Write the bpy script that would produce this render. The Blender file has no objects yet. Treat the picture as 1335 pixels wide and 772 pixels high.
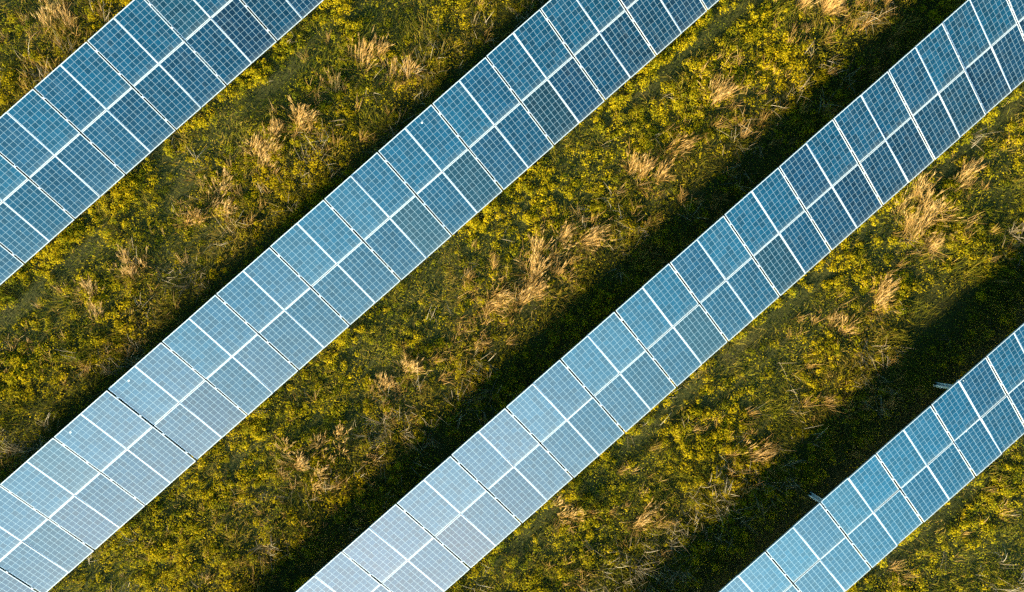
import bpy, bmesh, math, random
import numpy as np
from mathutils import Matrix, Vector

R = math.radians
rng = np.random.default_rng(11)
random.seed(5)
scene = bpy.context.scene
col = scene.collection

# ------------------------------------------------------------------ frame of the field
ROLL = R(41.39)                    # rows climb towards the upper right of the picture
TILT = R(25.86)                    # slope of the panels, facing the lower right
QD = np.array([math.cos(ROLL), math.sin(ROLL)])     # along a row (world x, y)
PD = np.array([math.sin(ROLL), -math.cos(ROLL)])    # across the rows, downhill side of the panels
PAIR = 2.035                       # two modules and the gap to the next pair
LEN = 3.32
ZC = 1.52                          # height of the middle of a table
CAM_H = 23.74 + ZC
FPX = 1070.6                       # focal length in pixels of the 1335 px wide photograph
PITCH, YAW = R(-1.33), R(-1.16)
# row: centre line p, q of a pair joint, first and last pair index
ROWS = [(-12.71, -6.33, -7, 5), (-4.79, -14.39, -6, 14),
        (3.00, -6.26, -7, 14), (10.72, 0.60, -6, 7)]
ROW_P = [r[0] for r in ROWS]


def W(q, p, z=0.0):
    v = QD * q + PD * p
    return Vector((v[0], v[1], z))


# ------------------------------------------------------------------ materials
def new_mat(name):
    m = bpy.data.materials.new(name)
    m.use_nodes = True
    nt = m.node_tree
    nt.nodes.clear()
    out = nt.nodes.new('ShaderNodeOutputMaterial')
    return m, nt, out


def node(nt, kind, **kw):
    n = nt.nodes.new(kind)
    for k, v in kw.items():
        if k.startswith('in_'):
            n.inputs[k[3:]].default_value = v
        else:
            setattr(n, k, v)
    return n


def math_n(nt, op, a, b=None, c=None):
    n = nt.nodes.new('ShaderNodeMath')
    n.operation = op
    for i, v in enumerate((a, b, c)):
        if v is None:
            continue
        if isinstance(v, (int, float)):
            n.inputs[i].default_value = v
        else:
            nt.links.new(v, n.inputs[i])
    return n.outputs[0]


def mix_col(nt, fac, a, b, mode='MIX'):
    n = nt.nodes.new('ShaderNodeMix')
    n.data_type = 'RGBA'
    n.blend_type = mode
    n.clamp_factor = True
    for s, v in (('Factor', fac), ('A', a), ('B', b)):
        idx = {'Factor': 0, 'A': 6, 'B': 7}[s]
        if isinstance(v, (int, float)):
            n.inputs[idx].default_value = v
        elif isinstance(v, tuple):
            n.inputs[idx].default_value = (*v, 1) if len(v) == 3 else v
        else:
            nt.links.new(v, n.inputs[idx])
    return n.outputs[2]


def ramp(nt, fac, stops, interp='LINEAR'):
    n = nt.nodes.new('ShaderNodeValToRGB')
    n.color_ramp.interpolation = interp
    els = n.color_ramp.elements
    while len(els) < len(stops):
        els.new(0.5)
    for e, (p, c) in zip(els, stops):
        e.position = p
        e.color = (*c, 1)
    nt.links.new(fac, n.inputs[0])
    return n.outputs[0]


def plain_metal(name, colour, rough, metallic=0.0, blotch=0.12, scale=9):
    m, nt, out = new_mat(name)
    tc = node(nt, 'ShaderNodeTexCoord')
    nz = node(nt, 'ShaderNodeTexNoise', in_Scale=scale, in_Detail=5)
    nt.links.new(tc.outputs['Object'], nz.inputs['Vector'])
    c = ramp(nt, nz.outputs['Fac'], [(0.3, tuple(x * (1 - blotch) for x in colour)), (0.7, colour)])
    b = node(nt, 'ShaderNodeBsdfPrincipled', in_Roughness=rough, in_Metallic=metallic)
    nt.links.new(c, b.inputs['Base Color'])
    nt.links.new(b.outputs[0], out.inputs[0])
    return m


def cell_material(name, blue, line_x, line_y, bus, rough, ior):
    """Sixty polycrystalline cells on a white sheet under glass, in the face's own coordinates."""
    m, nt, out = new_mat(name)
    tc = node(nt, 'ShaderNodeTexCoord')
    oi = node(nt, 'ShaderNodeObjectInfo')
    sp = node(nt, 'ShaderNodeSeparateXYZ')
    nt.links.new(tc.outputs['Object'], sp.inputs[0])
    CX, CY = 0.1582, 0.1603
    fx = math_n(nt, 'DIVIDE', math_n(nt, 'ADD', sp.outputs[0], 3 * CX), CX)
    fy = math_n(nt, 'DIVIDE', math_n(nt, 'ADD', sp.outputs[1], 5 * CY), CY)
    rx = math_n(nt, 'FRACT', fx)
    ry = math_n(nt, 'FRACT', fy)
    ax = math_n(nt, 'ABSOLUTE', math_n(nt, 'SUBTRACT', rx, 0.5))
    ay = math_n(nt, 'ABSOLUTE', math_n(nt, 'SUBTRACT', ry, 0.5))
    gx = math_n(nt, 'GREATER_THAN', ax, 0.5 - line_x / CX / 2)
    gy = math_n(nt, 'GREATER_THAN', ay, 0.5 - line_y / CY / 2)
    ox = math_n(nt, 'GREATER_THAN', math_n(nt, 'ABSOLUTE', sp.outputs[0]), 3 * CX)
    oy = math_n(nt, 'GREATER_THAN', math_n(nt, 'ABSOLUTE', sp.outputs[1]), 5 * CY)
    grid = math_n(nt, 'MAXIMUM', gx, gy)
    edge = math_n(nt, 'MAXIMUM', ox, oy)
    # busbars: three bright ribbons along each cell
    bf = math_n(nt, 'FRACT', math_n(nt, 'MULTIPLY', rx, 3.0))
    bb = math_n(nt, 'LESS_THAN', math_n(nt, 'ABSOLUTE', math_n(nt, 'SUBTRACT', bf, 0.5)), bus / CX * 1.5)
    # each cell its own shade
    cv = node(nt, 'ShaderNodeCombineXYZ')
    nt.links.new(math_n(nt, 'FLOOR', fx), cv.inputs[0])
    nt.links.new(math_n(nt, 'FLOOR', fy), cv.inputs[1])
    nt.links.new(math_n(nt, 'MULTIPLY', oi.outputs['Random'], 911.0), cv.inputs[2])
    wn = node(nt, 'ShaderNodeTexWhiteNoise', noise_dimensions='3D')
    nt.links.new(cv.outputs[0], wn.inputs['Vector'])
    nz = node(nt, 'ShaderNodeTexVoronoi', in_Scale=42.0)
    nt.links.new(tc.outputs['Object'], nz.inputs['Vector'])
    gr = node(nt, 'ShaderNodeRGBToBW')
    nt.links.new(nz.outputs['Color'], gr.inputs[0])
    shade = math_n(nt, 'ADD', math_n(nt, 'MULTIPLY', wn.outputs['Value'], 0.7),
                   math_n(nt, 'MULTIPLY', gr.outputs[0], 0.3))
    dark = tuple(c * 0.55 for c in blue)
    lite = tuple(c * 1.3 for c in blue)
    c = ramp(nt, shade, [(0.05, dark), (0.5, blue), (0.95, lite)])
    # a module batch differs a little from the next
    batch = ramp(nt, oi.outputs['Random'], [(0.0, (0.45, 0.60, 0.66)), (0.18, (0.80, 0.88, 0.90)), (0.7, (1.1, 1.08, 1.0)), (0.93, (1.5, 1.15, 1.1)), (0.985, (3.5, 0.7, 0.50))])
    c = mix_col(nt, 1.0, c, batch, 'MULTIPLY')
    c = mix_col(nt, math_n(nt, 'MULTIPLY', bb, 0.35), c, (0.06, 0.085, 0.10))
    c = mix_col(nt, grid, c, (0.115, 0.155, 0.180))
    c = mix_col(nt, edge, c, (0.28, 0.30, 0.30))
    # thin film of dust
    dn = node(nt, 'ShaderNodeTexNoise', in_Scale=1.3, in_Detail=6)
    off = node(nt, 'ShaderNodeVectorMath', operation='ADD')
    nt.links.new(tc.outputs['Object'], off.inputs[0])
    cv2 = node(nt, 'ShaderNodeCombineXYZ')
    nt.links.new(math_n(nt, 'MULTIPLY', oi.outputs['Random'], 77.0), cv2.inputs[0])
    nt.links.new(cv2.outputs[0], off.inputs[1])
    nt.links.new(off.outputs[0], dn.inputs['Vector'])
    low = nt.nodes.new('ShaderNodeMapRange')          # dirt gathers along the lower edge of a module
    low.interpolation_type = 'SMOOTHSTEP'
    low.inputs['From Min'].default_value = -0.62
    low.inputs['From Max'].default_value = -0.82
    nt.links.new(sp.outputs[1], low.inputs['Value'])
    stv = node(nt, 'ShaderNodeVectorMath', operation='MULTIPLY')
    stv.inputs[1].default_value = (9.0, 0.7, 1.0)
    nt.links.new(off.outputs[0], stv.inputs[0])
    stn = node(nt, 'ShaderNodeTexNoise', in_Scale=1.6, in_Detail=3)
    nt.links.new(stv.outputs[0], stn.inputs['Vector'])
    streak = math_n(nt, 'MULTIPLY', math_n(nt, 'MAXIMUM', math_n(nt, 'SUBTRACT', stn.outputs['Fac'], 0.56), 0.0), 0.5)
    dust = math_n(nt, 'ADD', math_n(nt, 'MULTIPLY', dn.outputs['Fac'], 0.025), streak)
    dust = math_n(nt, 'ADD', dust, math_n(nt, 'MULTIPLY', math_n(nt, 'MULTIPLY', low.outputs[0], dn.outputs['Fac']), 0.28))
    dv_ = node(nt, 'ShaderNodeTexVoronoi', in_Scale=1.1)
    nt.links.new(off.outputs[0], dv_.inputs['Vector'])
    dc = node(nt, 'ShaderNodeRGBToBW')
    nt.links.new(dv_.outputs['Color'], dc.inputs[0])
    drop = math_n(nt, 'MULTIPLY', math_n(nt, 'LESS_THAN', dv_.outputs['Distance'], 0.030), math_n(nt, 'GREATER_THAN', dc.outputs[0], 0.66))
    c = mix_col(nt, dust, c, (0.16, 0.17, 0.16))
    c = mix_col(nt, drop, c, (0.42, 0.42, 0.38))
    b = node(nt, 'ShaderNodeBsdfPrincipled', in_Roughness=rough, in_IOR=ior)
    nt.links.new(c, b.inputs['Base Color'])
    rr = math_n(nt, 'ADD', math_n(nt, 'MULTIPLY', dn.outputs['Fac'], 0.10), rough - 0.05)
    nt.links.new(rr, b.inputs['Roughness'])
    nt.links.new(b.outputs[0], out.inputs[0])
    return m


def leaf_material(name, stops, trans, rough=0.55, spec=0.25):
    """Leaves or blades: the face attribute 'tint' picks where on the species range each one lies."""
    m, nt, out = new_mat(name)
    at = node(nt, 'ShaderNodeAttribute', attribute_name='tint')
    c = ramp(nt, at.outputs['Fac'], stops)
    b = node(nt, 'ShaderNodeBsdfPrincipled', in_Roughness=rough)
    b.inputs['Specular IOR Level'].default_value = spec
    nt.links.new(c, b.inputs['Base Color'])
    t = node(nt, 'ShaderNodeBsdfTranslucent')
    nt.links.new(c, t.inputs['Color'])
    mx = node(nt, 'ShaderNodeMixShader', in_Fac=trans)
    nt.links.new(b.outputs[0], mx.inputs[1])
    nt.links.new(t.outputs[0], mx.inputs[2])
    nt.links.new(mx.outputs[0], out.inputs[0])
    return m


M_FRAME = plain_metal('anodised_frame', (0.295, 0.305, 0.33), 0.42, 0.0, 0.06)
M_STEEL = plain_metal('galvanised_steel', (0.72, 0.74, 0.75), 0.45, 0.1, 0.3, 14)
M_BACK = plain_metal('white_backsheet', (0.70, 0.70, 0.68), 0.6)
M_CELL_UP = cell_material('cells_fine_grid', (0.0005, 0.021, 0.045), 0.0100, 0.0085, 0.0014, 0.14, 1.50)
M_CELL_LO = cell_material('cells_ribbon_grid', (0.0005, 0.0150, 0.034), 0.0120, 0.0080, 0.0018, 0.12, 1.47)
M_LEAF = leaf_material('weed_leaves', [(0.0, (0.024, 0.036, 0.003)), (0.3, (0.125, 0.125, 0.006)),
                                       (0.6, (0.32, 0.232, 0.005)), (1.0, (0.40, 0.275, 0.007))], 0.50, 0.7, 0.02)
M_BLADE = leaf_material('grass_blades', [(0.0, (0.040, 0.052, 0.005)), (0.45, (0.170, 0.145, 0.010)),
                                         (0.75, (0.32, 0.200, 0.035)), (1.0, (0.46, 0.31, 0.09))], 0.4, 0.7, 0.04)
M_STRAW = leaf_material('dry_straw', [(0.0, (0.13, 0.068, 0.012)), (0.5, (0.27, 0.145, 0.032)),
                                      (1.0, (0.40, 0.25, 0.080))], 0.25)
M_STALK = leaf_material('grey_stalks', [(0.0, (0.10, 0.070, 0.035)), (0.5, (0.20, 0.150, 0.090)),
                                        (1.0, (0.34, 0.28, 0.20))], 0.15)


def ground_material():
    m, nt, out = new_mat('meadow_soil')
    tc = node(nt, 'ShaderNodeTexCoord')
    n1 = node(nt, 'ShaderNodeTexNoise', in_Scale=0.45, in_Detail=8, in_Roughness=0.65)
    n2 = node(nt, 'ShaderNodeTexNoise', in_Scale=14.0, in_Detail=6, in_Roughness=0.7)
    nt.links.new(tc.outputs['Object'], n1.inputs['Vector'])
    nt.links.new(tc.outputs['Object'], n2.inputs['Vector'])
    a = ramp(nt, n1.outputs['Fac'], [(0.3, (0.020, 0.025, 0.006)), (0.55, (0.036, 0.036, 0.009)), (0.75, (0.060, 0.046, 0.016))])
    c = ramp(nt, n2.outputs['Fac'], [(0.3, (0.35, 0.4, 0.3)), (0.7, (1.4, 1.3, 1.1))])
    c = mix_col(nt, 1.0, a, c, 'MULTIPLY')
    bp = node(nt, 'ShaderNodeBump', in_Strength=0.9, in_Distance=0.08)
    nt.links.new(n2.outputs['Fac'], bp.inputs['Height'])
    b = node(nt, 'ShaderNodeBsdfPrincipled', in_Roughness=0.95)
    b.inputs['Specular IOR Level'].default_value = 0.1
    nt.links.new(c, b.inputs['Base Color'])
    nt.links.new(bp.outputs[0], b.inputs['Normal'])
    nt.links.new(b.outputs[0], out.inputs[0])
    return m


# ------------------------------------------------------------------ object helpers
def link(name, me, parent=None, mats=()):
    o = bpy.data.objects.new(name, me)
    col.objects.link(o)
    if parent is not None:
        o.parent = parent
    for mt in mats:
        me.materials.append(mt)
    return o


def tag(o, label, cat=None, group=None, kind=None):
    if label:
        o['label'] = label
    if cat:
        o['category'] = cat
    if group:
        o['group'] = group
    if kind:
        o['kind'] = kind
    return o


def box(bm, x0, x1, y0, y1, z0, z1, mi=0, top=None):
    v = [bm.verts.new(c) for c in ((x0, y0, z0), (x1, y0, z0), (x1, y1, z0), (x0, y1, z0),
                                   (x0, y0, z1), (x1, y0, z1), (x1, y1, z1), (x0, y1, z1))]
    for k, ids in enumerate(((0, 3, 2, 1), (4, 5, 6, 7), (0, 1, 5, 4), (1, 2, 6, 5), (2, 3, 7, 6), (3, 0, 4, 7))):
        f = bm.faces.new([v[i] for i in ids])
        f.material_index = top if (k == 1 and top is not None) else mi


def bm_mesh(name, bm, bevel=0.0):
    if bevel:
        bmesh.ops.bevel(bm, geom=list(bm.edges), offset=bevel, segments=1, affect='EDGES', profile=0.5)
    me = bpy.data.meshes.new(name)
    bm.to_mesh(me)
    bm.free()
    return me


def soup(name, verts, faces, tint, mats):
    """One mesh out of arrays: verts (V,3), faces (F,n) and one tint per face."""
    me = bpy.data.meshes.new(name)
    nf, n = faces.shape
    me.vertices.add(len(verts))
    me.vertices.foreach_set('co', verts.astype(np.float32).ravel())
    me.loops.add(nf * n)
    me.loops.foreach_set('vertex_index', faces.astype(np.int32).ravel())
    me.polygons.add(nf)
    me.polygons.foreach_set('loop_start', (np.arange(nf) * n).astype(np.int32))
    a = me.attributes.new('tint', 'FLOAT', 'FACE')
    a.data.foreach_set('value', np.clip(tint, 0, 1).astype(np.float32))
    me.update(calc_edges=True)
    for mt in mats:
        me.materials.append(mt)
    return me


# ------------------------------------------------------------------ solar arrays
MW, ML, MD = 0.992, 1.650, 0.035
FW = 0.015


def panel_mesh():
    bm = bmesh.new()
    w, l = MW / 2, ML / 2
    box(bm, -w, w, l - FW, l, -MD, 0)
    box(bm, -w, w, -l, -l + FW, -MD, 0)
    box(bm, -w, -w + FW, -l + FW, l - FW, -MD, 0)
    box(bm, w - FW, w, -l + FW, l - FW, -MD, 0)
    return bm_mesh('solar_panel', bm)


def face_mesh(mat):
    bm = bmesh.new()
    w, l = MW / 2 - FW, ML / 2 - FW
    box(bm, -w, w, -l, l, -0.010, -0.004, mi=1, top=0)
    me = bm_mesh('cell_face', bm)
    me.materials.append(mat)
    me.materials.append(M_BACK)
    return me


ME_PANEL = panel_mesh()
ME_PANEL.materials.append(M_FRAME)
ME_FACE = {0: face_mesh(M_CELL_UP), 1: face_mesh(M_CELL_LO)}


def clamp_mesh():
    bm = bmesh.new()
    box(bm, -0.024, 0.024, -0.030, 0.030, 0.003, 0.008)
    box(bm, -0.014, 0.014, -0.035, 0.035, -0.036, 0.003)
    bmesh.ops.create_cone(bm, cap_ends=True, segments=6, radius1=0.008, radius2=0.008, depth=0.008,
                          matrix=Matrix.Translation((0, 0, 0.012)))
    me = bm_mesh('clamp', bm)
    me.materials.append(M_FRAME)
    return me


ME_CLAMP = clamp_mesh()
CLAMPS = (-LEN / 2 + 0.36, -LEN / 2 + 1.18, LEN / 2 - 1.28, LEN / 2 - 0.40)


def c_profile(length, w=0.12, d=0.06, t=0.006):
    """A lipped steel channel along +z, open to +x."""
    bm = bmesh.new()
    box(bm, -d / 2, -d / 2 + t, -w / 2, w / 2, 0, length)
    for s in (-1, 1):
        y0, y1 = sorted((s * (w / 2 - t), s * w / 2))
        box(bm, -d / 2 + t, d / 2, y0, y1, 0, length)
        y0, y1 = sorted((s * (w / 2 - t - 0.018), s * (w / 2 - t)))
        box(bm, d / 2 - t, d / 2, y0, y1, 0, length)
    return bm


def beam(name, a, b, parent, w=0.08, d=0.05, roll_ref=Vector((0, 0, 1))):
    """A channel from point a to point b in the parent's space."""
    d_ = b - a
    me = bm_mesh(name, c_profile(d_.length, w, d))
    me.materials.append(M_STEEL)
    o = link(name, me, parent)
    z = d_.normalized()
    x = roll_ref - z * roll_ref.dot(z)
    x = x.normalized()
    y = z.cross(x)
    o.matrix_local = Matrix(((x.x, y.x, z.x, a.x), (x.y, y.y, z.y, a.y), (x.z, y.z, z.z, a.z), (0, 0, 0, 1)))
    return o


ct, st = math.cos(TILT), math.sin(TILT)


def on_slope(q, s, n=0.0):
    """Array space: x along the row, y up the slope side, z up. s runs down the slope, n off the face."""
    return Vector((q, -s * ct + 0.0 - n * st * 1.0, ZC - s * st + n * ct))


def build_array(idx, p0, u0, k0, k1, label):
    q_mid = u0 + (k0 + k1) / 2 * PAIR
    root = bpy.data.objects.new('solar_array', None)
    col.objects.link(root)
    root.location = W(q_mid, p0, 0)
    root.rotation_euler = (0, 0, ROLL)
    root.empty_display_size = 0.5
    tag(root, label, 'solar array', 'rows of tilted solar panels standing in the meadow')
    rl = random.Random(40 + idx)
    half = (k1 - k0) * PAIR / 2
    # modules
    for k in range(k0, k1):
        sag, nod, skew = rl.gauss(0, 0.007), R(rl.gauss(0, 0.16)), R(rl.gauss(0, 0.14))
        for j in (0, 1):
            for v in (0, 1):
                q = (k - k0) * PAIR - half + PAIR / 2 + (j - 0.5) * (MW + 0.006)
                s = (v - 0.5) * (ML + 0.010) + rl.gauss(0, 0.0015)
                pan = link('solar_panel', ME_PANEL, root)
                pan.location = on_slope(q, s, sag + rl.uniform(-0.002, 0.002))
                lift = R(0.35) if v == 0 else R(-0.25)
                pan.rotation_euler = (TILT + lift + nod + R(rl.gauss(0, 0.42)), skew + R(rl.gauss(0, 0.42)), R(rl.gauss(0, 0.04)))
                link('cell_face', ME_FACE[v], pan)
    # clamps in the gaps between pairs
    for k in range(k0, k1 + 1):
        for s in CLAMPS:
            c = link('clamp', ME_CLAMP, root)
            c.location = on_slope((k - k0) * PAIR - half, s, 0.0)
            c.rotation_euler = (TILT, 0, 0)
    up = on_slope(0, 0, 1) - on_slope(0, 0, 0)
    # purlins right under the frames
    for s in CLAMPS:
        beam('purlin', on_slope(-half - 0.06, s, -0.072), on_slope(half + 0.06, s, -0.072), root, 0.06, 0.07, up)
    # posts, rafters and braces
    pitch = 5.05
    base = POST_Q - q_mid
    n0 = math.ceil((-half + 0.3 - base) / pitch)
    n1 = math.floor((half - 0.3 - base) / pitch)
    for n in range(n0, n1 + 1):
        q = base + n * pitch
        beam('rafter', on_slope(q, -LEN / 2 + 0.16, -0.155), on_slope(q, LEN / 2 - 0.16, -0.155), root, 0.07, 0.09, up)
        for s in (-1.02, 0.95):
            top = on_slope(q + 0.07, s, -0.16)
            beam('post', Vector((top.x, top.y, -0.3)), top, root, 0.13, 0.07, Vector((0, 1, 0)))
        a = on_slope(q + 0.02, 0.10, -0.20)
        b = on_slope(q + 0.02, 0.93, -0.20)
        b = Vector((b.x, b.y, 0.42))
        beam('brace', b, a, root, 0.05, 0.04, Vector((1, 0, 0)))
    return root


POST_Q = 2.75     # q of one post of the bottom right row (the others share its rhythm)
LABELS = [
    'deep blue solar panel row cutting across the top left corner of the field',
    'longest solar panel row, upper panels paler than lower ones, ending at the left edge',
    'solar panel row turning from whitish at the bottom to dark navy at top right',
    'short solar panel row at bottom right with two steel posts showing behind its high edge',
]
for i, (p0, u0, k0, k1) in enumerate(ROWS):
    build_array(i, p0, u0, k0, k1, LABELS[i])

# ------------------------------------------------------------------ ground
gs = 260
bm = bmesh.new()
for x, y in ((-gs, -gs), (gs, -gs), (gs, gs), (-gs, gs)):
    bm.verts.new((x, y, 0))
bm.faces.new(bm.verts)
ground = link('ground', bm_mesh('ground', bm), None, [ground_material()])
tag(ground, 'dark meadow soil between the solar rows', 'ground', None, 'structure')


# ------------------------------------------------------------------ meadow
def value_noise(x, y, freq, seed):
    r = np.random.default_rng(seed).random((128, 128))
    fx, fy = x * freq + 500, y * freq + 500
    ix, iy = np.floor(fx).astype(int), np.floor(fy).astype(int)
    tx, ty = fx - ix, fy - iy
    tx, ty = tx * tx * (3 - 2 * tx), ty * ty * (3 - 2 * ty)
    g = lambda a, b: r[a % 128, b % 128]
    return (g(ix, iy) * (1 - tx) + g(ix + 1, iy) * tx) * (1 - ty) + (g(ix, iy + 1) * (1 - tx) + g(ix + 1, iy + 1) * tx) * ty


def fbm(x, y, freq, seed, octaves=4):
    t, a, s = 0, 1.0, 0
    for i in range(octaves):
        t = t + a * value_noise(x, y, freq * 2 ** i, seed + i)
        s += a
        a *= 0.55
    return t / s


HX, HY = 18.2, 11.6               # half extents of the planted ground
CXY = (-0.4, 0.5)


def spots(n):
    x = rng.uniform(-HX, HX, n) + CXY[0]
    y = rng.uniform(-HY, HY, n) + CXY[1]
    return x, y


def qp(x, y):
    return x * QD[0] + y * QD[1], x * PD[0] + y * PD[1]


def rel_p(p):
    """Distance past the centre line of the row uphill of a point: 0 at the row, 7.8 at the next."""
    rp = np.array([-28.3, -20.5] + ROW_P + [18.5])
    i = np.clip(np.searchsorted(rp, p, side='right') - 1, 0, len(rp) - 1)
    return p - rp[i]


def smooth(a, b, x):
    t = np.clip((x - a) / (b - a), 0, 1)
    return t * t * (3 - 2 * t)


def ground_height(x, y):
    return 0.30 * (fbm(x, y, 0.45, 3, 4) - 0.5)


def meadow_fields(x, y):
    q, p = qp(x, y)
    r = rel_p(p)
    lush = fbm(x, y, 0.55, 21)                     # where the broad leaved weeds are thick
    dry = fbm(x, y, 0.42, 57)
    wob = 0.25 * (fbm(x, y, 0.8, 90) - 0.5)
    rr = r + wob
    side = smooth(0.38, 0.62, fbm(x, y, 0.5, 77, 2) + 0.014 * q)
    strip = smooth(1.15, 1.35, rr) * (1 - smooth(1.72, 1.92, rr)) * side       # tall unmown strip at the low edge
    rut = smooth(1.76, 1.90, rr) * (1 - smooth(2.15, 2.5, rr)) * (0.25 + 0.75 * side)
    under = 1 - smooth(1.0, 1.3, r) + smooth(6.5, 6.8, r)
    bright = 1 - smooth(3.6, 5.2, rr)
    return q, p, r, lush, dry, strip, rut, np.clip(under, 0, 1), bright


def leaves(cx, cy, cz, ln, wd, normal, scatter, tint):
    """Kite shaped leaves; each roughly faces along its normal, thrown off by the scatter."""
    n = len(cx)
    nn = normal + rng.normal(0, 1, (n, 3)) * scatter
    nn /= np.linalg.norm(nn, axis=1)[:, None]
    r = rng.normal(0, 1, (n, 3))
    u = r - nn * (r * nn).sum(1)[:, None]
    u /= np.linalg.norm(u, axis=1)[:, None]
    w = np.cross(nn, u)
    c = np.stack([cx, cy, cz], 1)
    L, Wd = ln[:, None] / 2, wd[:, None] / 2
    v = np.stack([c - u * L, c + w * Wd + u * L * 0.15, c + u * L, c - w * Wd + u * L * 0.15], 1).reshape(-1, 3)
    f = np.arange(4 * n).reshape(n, 4)
    return v, f, tint


def blades(bx, by, bz, ln, wd, lean_az, lean, curl, tint, twist=1.2):
    """Thin bent blades: three short quads each, narrowing to the tip."""
    n = len(bx)
    d = np.stack([np.cos(lean_az), np.sin(lean_az)], 1)
    side = np.stack([-d[:, 1], d[:, 0], np.zeros(n)], 1)
    # face the blade a random way round its stem
    tw = rng.uniform(-twist, twist, n)
    pos = np.stack([bx, by, bz], 1)
    ang = lean.copy()
    rows = []
    for i, wf in enumerate((1.0, 0.85, 0.6, 0.18)):
        t = np.stack([d[:, 0] * np.sin(ang), d[:, 1] * np.sin(ang), np.cos(ang)], 1)
        s = side * np.cos(tw)[:, None] + np.cross(t, side) * np.sin(tw)[:, None]
        rows.append(pos - s * (wd * wf / 2)[:, None])
        rows.append(pos + s * (wd * wf / 2)[:, None])
        pos = pos + t * (ln / 3)[:, None]
        ang = ang + curl / 3
    v = np.stack(rows, 1).reshape(-1, 3)
    base = (np.arange(n) * 8)[:, None]
    f = np.concatenate([base + np.array([[2 * i, 2 * i + 1, 2 * i + 3, 2 * i + 2]]) for i in range(3)], 0)
    return v, f, np.tile(tint, 3)


def join(parts):
    vs, fs, ts, o = [], [], [], 0
    for v, f, t in parts:
        vs.append(v)
        fs.append(f + o)
        ts.append(t)
        o += len(v)
    return np.concatenate(vs), np.concatenate(fs), np.concatenate(ts)


def weeds():
    parts = []
    # mounds of broad leaved plants
    n = 32000
    x, y = spots(n)
    q, p, r, lush, dry, strip, rut, under, bright = meadow_fields(x, y)
    prob = np.clip(0.10 + 1.6 * (lush - 0.34), 0.06, 1) * (0.35 + 0.65 * bright) + strip * 0.8
    prob = prob * (1 - 0.95 * rut) * (1 - 0.9 * under)
    keep = rng.random(n) < prob
    x, y, strip, lush, bright = (a[keep] for a in (x, y, strip, lush, bright))
    m = len(x)
    rad = rng.uniform(0.06, 0.19, m) * (0.75 + 0.5 * lush)
    hgt = rng.uniform(0.07, 0.27, m) * (0.7 + 0.6 * lush) + strip * rng.uniform(0.1, 0.28, m)
    tone = np.clip(rng.normal(0.50, 0.10, m) + 0.5 * (lush - 0.5), 0.1, 1)
    cnt = (rad ** 2 * 2900 * rng.uniform(0.6, 1.2, m)).astype(int) + 14
    i = np.repeat(np.arange(m), cnt)
    k = len(i)
    a = rng.uniform(0, 2 * math.pi, k)
    rho = np.sqrt(rng.random(k))
    lob = 1 + 0.35 * np.sin(a * 3 + i * 1.7) * rng.uniform(0.5, 1, k)
    xx = x[i] + np.cos(a) * rho * rad[i] * lob
    yy = y[i] + np.sin(a) * rho * rad[i] * lob
    dome = np.sqrt(np.clip(1 - (rho * 0.93) ** 2, 0, 1))
    zz = ground_height(xx, yy) + hgt[i] * dome * (1 - 0.55 * rng.random(k) ** 2.2) + 0.01
    face = np.stack([(xx - x[i]) / rad[i], (yy - y[i]) / rad[i], 0.15 + 0.70 * dome], 1)
    ln = rng.uniform(0.028, 0.068, k)
    parts.append(leaves(xx, yy, zz, ln, ln * rng.uniform(0.5, 0.85, k), face, 0.42,
                        tone[i] + rng.normal(0, 0.04, k)))
    # low leaves everywhere
    n = 460000
    x, y = spots(n)
    q, p, r, lush, dry, strip, rut, under, bright = meadow_fields(x, y)
    keep = rng.random(n) < (0.35 + 0.65 * lush) * (1 - 0.75 * under) * (1 - 0.7 * rut)
    x, y, lush, bright, rut = (b[keep] for b in (x, y, lush, bright, rut))
    k = len(x)
    fine = fbm(x, y, 3.2, 140, 3)
    zz = ground_height(x, y) + rng.random(k) ** 0.8 * (0.03 + 0.55 * np.clip(fine - 0.28, 0, 1) ** 1.2) * (1 - 0.6 * rut) + 0.01
    e = 0.04
    gx = (fbm(x + e, y, 3.2, 140, 3) - fbm(x - e, y, 3.2, 140, 3)) / (2 * e)
    gy = (fbm(x, y + e, 3.2, 140, 3) - fbm(x, y - e, 3.2, 140, 3)) / (2 * e)
    face = np.stack([-gx * 0.7, -gy * 0.7, np.full(k, 0.7)], 1)
    ln = rng.uniform(0.030, 0.070, k)
    parts.append(leaves(x, y, zz, ln, ln * rng.uniform(0.45, 0.8, k), face, 0.45,
                        rng.normal(0.40, 0.08, k) + 0.40 * (lush - 0.47) + 0.35 * (fine - 0.45) - 0.22 * rut))
    v, f, t = join(parts)
    o = link('meadow_weeds', soup('meadow_weeds', v, f, t, [M_LEAF]))
    tag(o, 'yellow green leafy weeds covering the ground between the solar rows', 'weeds', None, 'stuff')
    return len(f)


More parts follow.
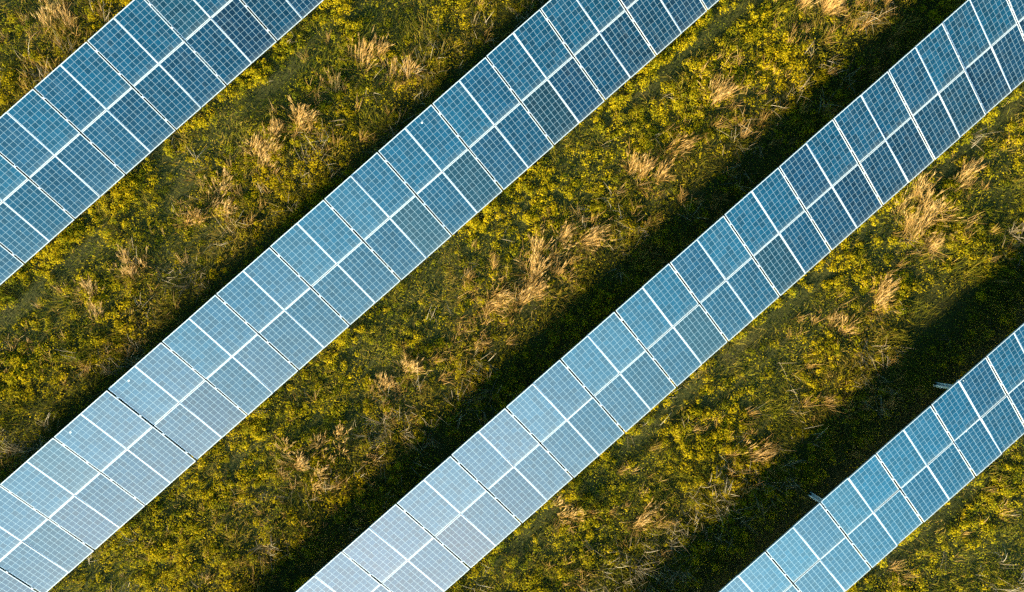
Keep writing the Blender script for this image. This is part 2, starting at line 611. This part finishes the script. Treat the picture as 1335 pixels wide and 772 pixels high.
def grasses():
    n = 420000
    x, y = spots(n)
    q, p, r, lush, dry, strip, rut, under, bright = meadow_fields(x, y)
    tuft = fbm(x, y, 1.7, 210, 3)
    keep = rng.random(n) < np.clip(0.25 + 1.9 * (tuft - 0.36), 0.05, 1) * (1 - 0.75 * under) * (0.7 + 0.3 * (1 - bright)) * (1 - 0.8 * rut)
    x, y, dry, bright, tuft = (b[keep] for b in (x, y, dry, bright, tuft))
    k = len(x)
    ln = rng.uniform(0.14, 0.34, k) * (0.6 + 0.9 * tuft)
    az = fbm(x, y, 0.9, 260, 2) * 14 + rng.normal(0, 0.8, k)
    v, f, t = blades(x, y, ground_height(x, y), ln, rng.uniform(0.006, 0.012, k), az,
                     np.abs(rng.normal(0.35, 0.28, k)), rng.uniform(0.2, 1.3, k),
                     np.clip(rng.normal(0.42, 0.18, k) + 1.1 * (dry - 0.52), 0, 0.95))
    o = link('meadow_grass', soup('meadow_grass', v, f, t, [M_BLADE]))
    tag(o, 'olive and brown grass growing among the weeds between the rows', 'grass', None, 'stuff')
    return len(f)


def stalks():
    """Thin dead stalks lying and standing in loose drifts, thickest towards the high edge of the next row."""
    n = 13000
    x, y = spots(n)
    q, p, r, lush, dry, strip, rut, under, bright = meadow_fields(x, y)
    drift = fbm(x, y, 0.75, 310, 3)
    keep = rng.random(n) < np.clip(4.5 * (drift - 0.47), 0, 1) * (0.06 + 0.94 * (1 - bright)) * (1 - under) * (1 - smooth(6.0, 6.3, r))
    x, y = x[keep], y[keep]
    m = len(x)
    c = rng.integers(2, 9, m)
    i = np.repeat(np.arange(m), c)
    k = len(i)
    xx = x[i] + rng.normal(0, 0.07, k)
    yy = y[i] + rng.normal(0, 0.07, k)
    az0 = rng.uniform(0, 2 * math.pi, m)
    v, f, t = blades(xx, yy, ground_height(xx, yy) + 0.05, rng.uniform(0.25, 0.75, k), rng.uniform(0.007, 0.012, k),
                     az0[i] + rng.normal(0, 0.7, k), np.abs(rng.normal(0.6, 0.35, k)), rng.uniform(0, 1.1, k),
                     rng.normal(0.5, 0.25, k))
    o = link('dead_stalks', soup('dead_stalks', v, f, t, [M_STALK]))
    tag(o, 'loose drifts of thin grey dead stalks in the shaded side of the meadow', 'dead stalks', None, 'stuff')
    return len(f)


def wisps():
    """Small dry wisps standing in the weeds, too many to count."""
    n = 9000
    x, y = spots(n)
    q, p, r, lush, dry, strip, rut, under, bright = meadow_fields(x, y)
    patch = fbm(x, y, 0.65, 410, 4)
    near = np.zeros(n)
    for tx, ty, wid, hgt, dens, _ in TUFTS:          # thinner growth round the big tufts
        ax, ay = at(tx, ty, 0.3)
        near = np.maximum(near, dens * np.exp(-((x - ax) ** 2 + (y - ay) ** 2) / (2 * (0.30 + 0.35 * wid) ** 2)))
    keep = rng.random(n) < np.clip(2.6 * (patch - 0.47) + 1.1 * near, 0.01, 0.9) * (1 - under) * smooth(1.9, 3.0, r)
    x, y = x[keep], y[keep]
    m = len(x)
    c = rng.integers(3, 22, m)
    i = np.repeat(np.arange(m), c)
    k = len(i)
    xx = x[i] + rng.normal(0, 0.05, k)
    yy = y[i] + rng.normal(0, 0.05, k)
    az0 = math.atan2(0.8, 0.6) + rng.normal(0, 0.8, m)
    v, f, t = blades(xx, yy, ground_height(xx, yy), rng.uniform(0.2, 0.6, k) * (0.7 + 0.5 * rng.random(m)[i]), rng.uniform(0.006, 0.011, k),
                     az0[i] + rng.normal(0, 0.5, k), np.abs(rng.normal(0.5, 0.25, k)), rng.uniform(0, 0.9, k),
                     np.clip(rng.normal(0.4, 0.22, k), 0, 1), 0.9)
    o = link('straw_wisps', soup('straw_wisps', v, f, t, [M_STRAW]))
    tag(o, 'small dry straw wisps scattered through the weeds', 'dry grass', None, 'stuff')
    return len(f)


# picture point of the photograph -> field, at height z
cp, sp_ = math.cos(PITCH), math.sin(PITCH)
cy_, sy_ = math.cos(YAW), math.sin(YAW)
MP = np.array([[1, 0, 0], [0, cp, -sp_], [0, sp_, cp]])
MY = np.array([[cy_, 0, -sy_], [0, 1, 0], [sy_, 0, cy_]])
CAM = MY @ MP


def at(px, py, z=0.0):
    d = CAM.T @ np.array([(px - 667.5) / FPX, (py - 386) / FPX, 1.0])
    s = (CAM_H - z) / d[2]
    return d[0] * s, -d[1] * s


# tufts of tall dry grass: picture point of the middle of the head, width (m), height (m), density, label
TUFTS = [
    (388, 160, 0.95, 0.95, 1.0, 'largest pale straw tuft between the top left row and the longest row'),
    (340, 204, 0.95, 0.70, 1.0, 'broad pale straw tuft just below left of the largest tuft there'),
    (357, 172, 0.35, 0.60, 0.5, 'thin golden straw tuft wedged between two big pale tufts'),
    (281, 258, 0.90, 0.60, 0.8, 'low spread golden tuft downhill of the broad pale one, near the longest row'),
    (246, 288, 0.45, 0.55, 0.8, 'small bright upright tuft below the low spread golden one'),
    (475, 78, 0.60, 1.00, 0.7, 'tall narrow straw tuft under the top edge between the two upper left rows'),
    (517, 96, 0.40, 0.70, 0.6, 'small rusty tuft right of the tall narrow one near the top edge'),
    (440, 120, 0.45, 0.60, 0.4, 'sparse yellowish tuft above the largest pale tuft'),
    (170, 350, 0.80, 0.60, 0.6, 'reddish straw tuft in the left strip beside darker grass'),
    (118, 388, 0.70, 0.50, 0.5, 'thin brownish tuft nearest the left edge of the field'),
    (700, 352, 0.95, 1.00, 1.0, 'biggest combed straw tuft at the centre of the field'),
    (686, 386, 0.70, 0.80, 0.8, 'rusty tuft hanging below the biggest central tuft'),
    (640, 392, 0.60, 0.70, 0.9, 'pale compact tuft left of the rusty central one'),
    (765, 305, 0.75, 0.80, 0.7, 'fan shaped straw tuft up right of the biggest central tuft'),
    (732, 316, 0.60, 0.70, 0.5, 'loose pink straw tuft between the fan shaped and the biggest central tuft'),
    (840, 230, 1.05, 0.80, 0.7, 'long wispy tuft in the middle strip above the fan shaped one'),
    (890, 184, 0.65, 0.70, 0.6, 'wispy pale tuft uphill of the long wispy one in the middle strip'),
    (940, 127, 0.55, 0.80, 0.9, 'bright bristly tuft high in the middle strip, under the longest row end'),
    (1082, 10, 0.80, 0.80, 0.9, 'bright yellow straw tuft at the top edge right of the longest row'),
    (1203, 282, 1.15, 0.95, 1.2, 'largest golden plume tuft beside the low edge of the whitish to navy row'),
    (1208, 316, 0.85, 0.65, 0.7, 'flat golden tuft tucked under the largest plume tuft'),
    (1258, 232, 0.50, 0.60, 0.6, 'small blond tuft up right of the largest golden plume tuft'),
    (1152, 391, 0.70, 0.80, 0.8, 'bright straw tuft in the dark strip above the short row'),
    (1098, 432, 0.45, 0.60, 0.5, 'small rusty tuft down left of the bright one above the short row'),
    (972, 588, 0.85, 0.70, 0.6, 'pinkish straw tuft in the shade left of the short row'),
    (738, 668, 0.75, 0.60, 0.6, 'pale ragged tuft below the low edge of the whitish panels'),
    (836, 682, 0.60, 0.70, 0.6, 'tall blond tuft near the bottom edge right of the whitish panels'),
    (393, 620, 0.95, 0.80, 0.9, 'reddish straw tuft near the bottom between the two long rows'),
    (428, 578, 0.80, 0.80, 0.7, 'rusty straw tuft up right of the reddish one between the two long rows'),
    (529, 487, 0.50, 0.55, 0.7, 'small pale tuft close to the low edge of the longest row'),
    (497, 507, 0.60, 0.55, 0.5, 'flat beige tuft down left of the small pale one'),
    (70, 25, 0.85, 0.80, 0.5, 'brown straw tuft alone in the dark top left corner'),
]


def tuft(px, py, wid, hgt, dens, label):
    x0, y0 = at(px, py, (0.22 + 0.54 * hgt) * 0.62)
    hgt = 0.22 + 0.54 * hgt
    n = int(240 * dens * (0.45 + 0.6 * wid))
    # sub clumps make the outline uneven
    m = max(3, int(7 * wid))
    sx = rng.normal(0, wid * 0.28, m)
    sy = rng.normal(0, wid * 0.26, m)
    i = rng.integers(0, m, n)
    bx = sx[i] + rng.normal(0, 0.075, n)
    by = sy[i] + rng.normal(0, 0.075, n)
    wind = math.atan2(0.8, 0.6) + rng.normal(0, 0.35)
    out = np.arctan2(by, bx)
    az = np.where(rng.random(n) < 0.25, out, wind) + rng.normal(0, 0.34, n)
    ln = hgt * rng.uniform(0.45, 1.15, n)
    lean = np.abs(rng.normal(rng.uniform(0.35, 0.85), 0.20, n))
    curl = rng.uniform(0.0, 0.6, n)
    tone = np.clip(rng.normal(0.22 + 0.30 * dens + rng.normal(0, 0.06), 0.22, n), 0, 1)
    parts = [blades(bx, by, np.zeros(n), ln, rng.uniform(0.005, 0.009, n), az, lean, curl, tone, 0.8)]
    # seed heads: slim flakes along the upper third of the stems
    d = np.stack([np.cos(az), np.sin(az)], 1)
    pos = np.stack([bx, by, np.zeros(n)], 1)
    ang = lean.copy()
    for s in range(2):
        t = np.stack([d[:, 0] * np.sin(ang), d[:, 1] * np.sin(ang), np.cos(ang)], 1)
        pos = pos + t * (ln / 3)[:, None]
        ang = ang + curl / 3
    t = np.stack([d[:, 0] * np.sin(ang), d[:, 1] * np.sin(ang), np.cos(ang)], 1)
    head = np.flatnonzero(rng.random(n) < 0.7)
    hh = np.repeat(head, 4)
    k = len(hh)
    u = rng.uniform(0.25, 1.05, k)
    c = pos[hh] + t[hh] * (u * ln[hh] / 3)[:, None] + rng.normal(0, 0.010, (k, 3))
    parts.append(blades(c[:, 0], c[:, 1], c[:, 2], rng.uniform(0.07, 0.18, k), rng.uniform(0.006, 0.010, k),
                        az[hh] + rng.normal(0, 0.22, k), ang[hh] + rng.normal(0, 0.2, k), rng.uniform(0, 0.6, k),
                        np.clip(tone[hh] + 0.15, 0, 1), 0.6))
    # green leaves at the foot
    g = int(60 * dens)
    v, f, t_ = join(parts)
    o = link('dry_grass_tuft', soup('dry_grass_tuft', v, f, t_, [M_STRAW]))
    o.location = (x0, y0, float(ground_height(np.array([x0]), np.array([y0]))[0]) - 0.01)
    tag(o, label, 'grass tuft', 'tall dry grass tufts in the meadow')


n_leaf = weeds()
n_blade = grasses()
n_stalk = stalks() + wisps()
for tf in TUFTS:
    tuft(*tf)
print('faces', n_leaf, n_blade, n_stalk)

# ------------------------------------------------------------------ camera
cam = bpy.data.cameras.new('Camera')
co = bpy.data.objects.new('Camera', cam)
col.objects.link(co)
right = Vector((CAM[0][0], -CAM[0][1], -CAM[0][2]))
up_ = -Vector((CAM[1][0], -CAM[1][1], -CAM[1][2]))
back = -Vector((CAM[2][0], -CAM[2][1], -CAM[2][2]))
co.matrix_world = Matrix(((right.x, up_.x, back.x, 0), (right.y, up_.y, back.y, 0), (right.z, up_.z, back.z, CAM_H), (0, 0, 0, 1)))
cam.sensor_fit = 'HORIZONTAL'
cam.sensor_width = 36
cam.lens = 36 * FPX / 1335
cam.clip_end = 1000
scene.camera = co

# ------------------------------------------------------------------ light
SUN_EL = R(13.8)
SUN_DIR2 = Vector((-0.660, -0.751)).normalized()      # towards the sun, seen from above
ts = Vector((SUN_DIR2.x * math.cos(SUN_EL), SUN_DIR2.y * math.cos(SUN_EL), math.sin(SUN_EL)))
sun = bpy.data.lights.new('Sun', 'SUN')
sun.energy = 5.0
sun.angle = R(3.6)
sun.color = (1.0, 0.86, 0.55)
so = bpy.data.objects.new('Sun', sun)
col.objects.link(so)
so.rotation_euler = ts.to_track_quat('Z', 'Y').to_euler()
so.location = ts * 60

w = bpy.data.worlds.new('World')
scene.world = w
w.use_nodes = True
nt = w.node_tree
nt.nodes.clear()
wo = nt.nodes.new('ShaderNodeOutputWorld')
bg = nt.nodes.new('ShaderNodeBackground')
sky = nt.nodes.new('ShaderNodeTexSky')
sky.sky_type = 'NISHITA'
sky.sun_disc = False
sky.sun_elevation = SUN_EL
sky.sun_rotation = math.atan2(SUN_DIR2.x, SUN_DIR2.y)
sky.air_density = 1.0
sky.dust_density = 1.0
sky.ozone_density = 1.0
# glow added low in the sky, aimed and coloured for pale panel reflections
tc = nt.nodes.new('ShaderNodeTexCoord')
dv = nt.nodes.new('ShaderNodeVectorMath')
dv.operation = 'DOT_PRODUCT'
glow_dir = Vector((0.163, -0.925, 0.342)).normalized()
dv.inputs[1].default_value = glow_dir
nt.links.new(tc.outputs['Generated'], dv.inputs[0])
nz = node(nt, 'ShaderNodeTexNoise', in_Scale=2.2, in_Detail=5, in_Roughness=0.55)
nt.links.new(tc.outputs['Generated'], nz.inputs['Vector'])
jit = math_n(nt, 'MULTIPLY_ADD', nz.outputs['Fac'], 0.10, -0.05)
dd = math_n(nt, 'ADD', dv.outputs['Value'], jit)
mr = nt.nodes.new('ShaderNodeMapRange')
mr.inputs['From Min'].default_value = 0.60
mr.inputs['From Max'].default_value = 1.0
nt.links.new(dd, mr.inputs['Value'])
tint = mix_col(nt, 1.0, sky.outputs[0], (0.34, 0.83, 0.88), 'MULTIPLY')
GLOW_GAIN = 37.0
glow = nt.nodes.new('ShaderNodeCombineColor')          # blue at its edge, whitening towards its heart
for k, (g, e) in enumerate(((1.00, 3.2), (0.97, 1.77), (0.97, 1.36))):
    nt.links.new(math_n(nt, 'MULTIPLY', math_n(nt, 'POWER', mr.outputs[0], e), GLOW_GAIN * g), glow.inputs[k])
sky_glow = mix_col(nt, 1.0, tint, glow.outputs[0], 'ADD')
nt.links.new(sky_glow, bg.inputs['Color'])
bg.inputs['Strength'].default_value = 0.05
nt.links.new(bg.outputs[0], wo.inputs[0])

# ------------------------------------------------------------------ render settings
scene.view_settings.view_transform = 'Standard'
scene.view_settings.look = 'None'
scene.view_settings.exposure = 2.7
scene.view_settings.gamma = 1.0
scene.render.engine = 'CYCLES'
scene.cycles.max_bounces = 6
scene.cycles.diffuse_bounces = 3
scene.cycles.use_denoising = False
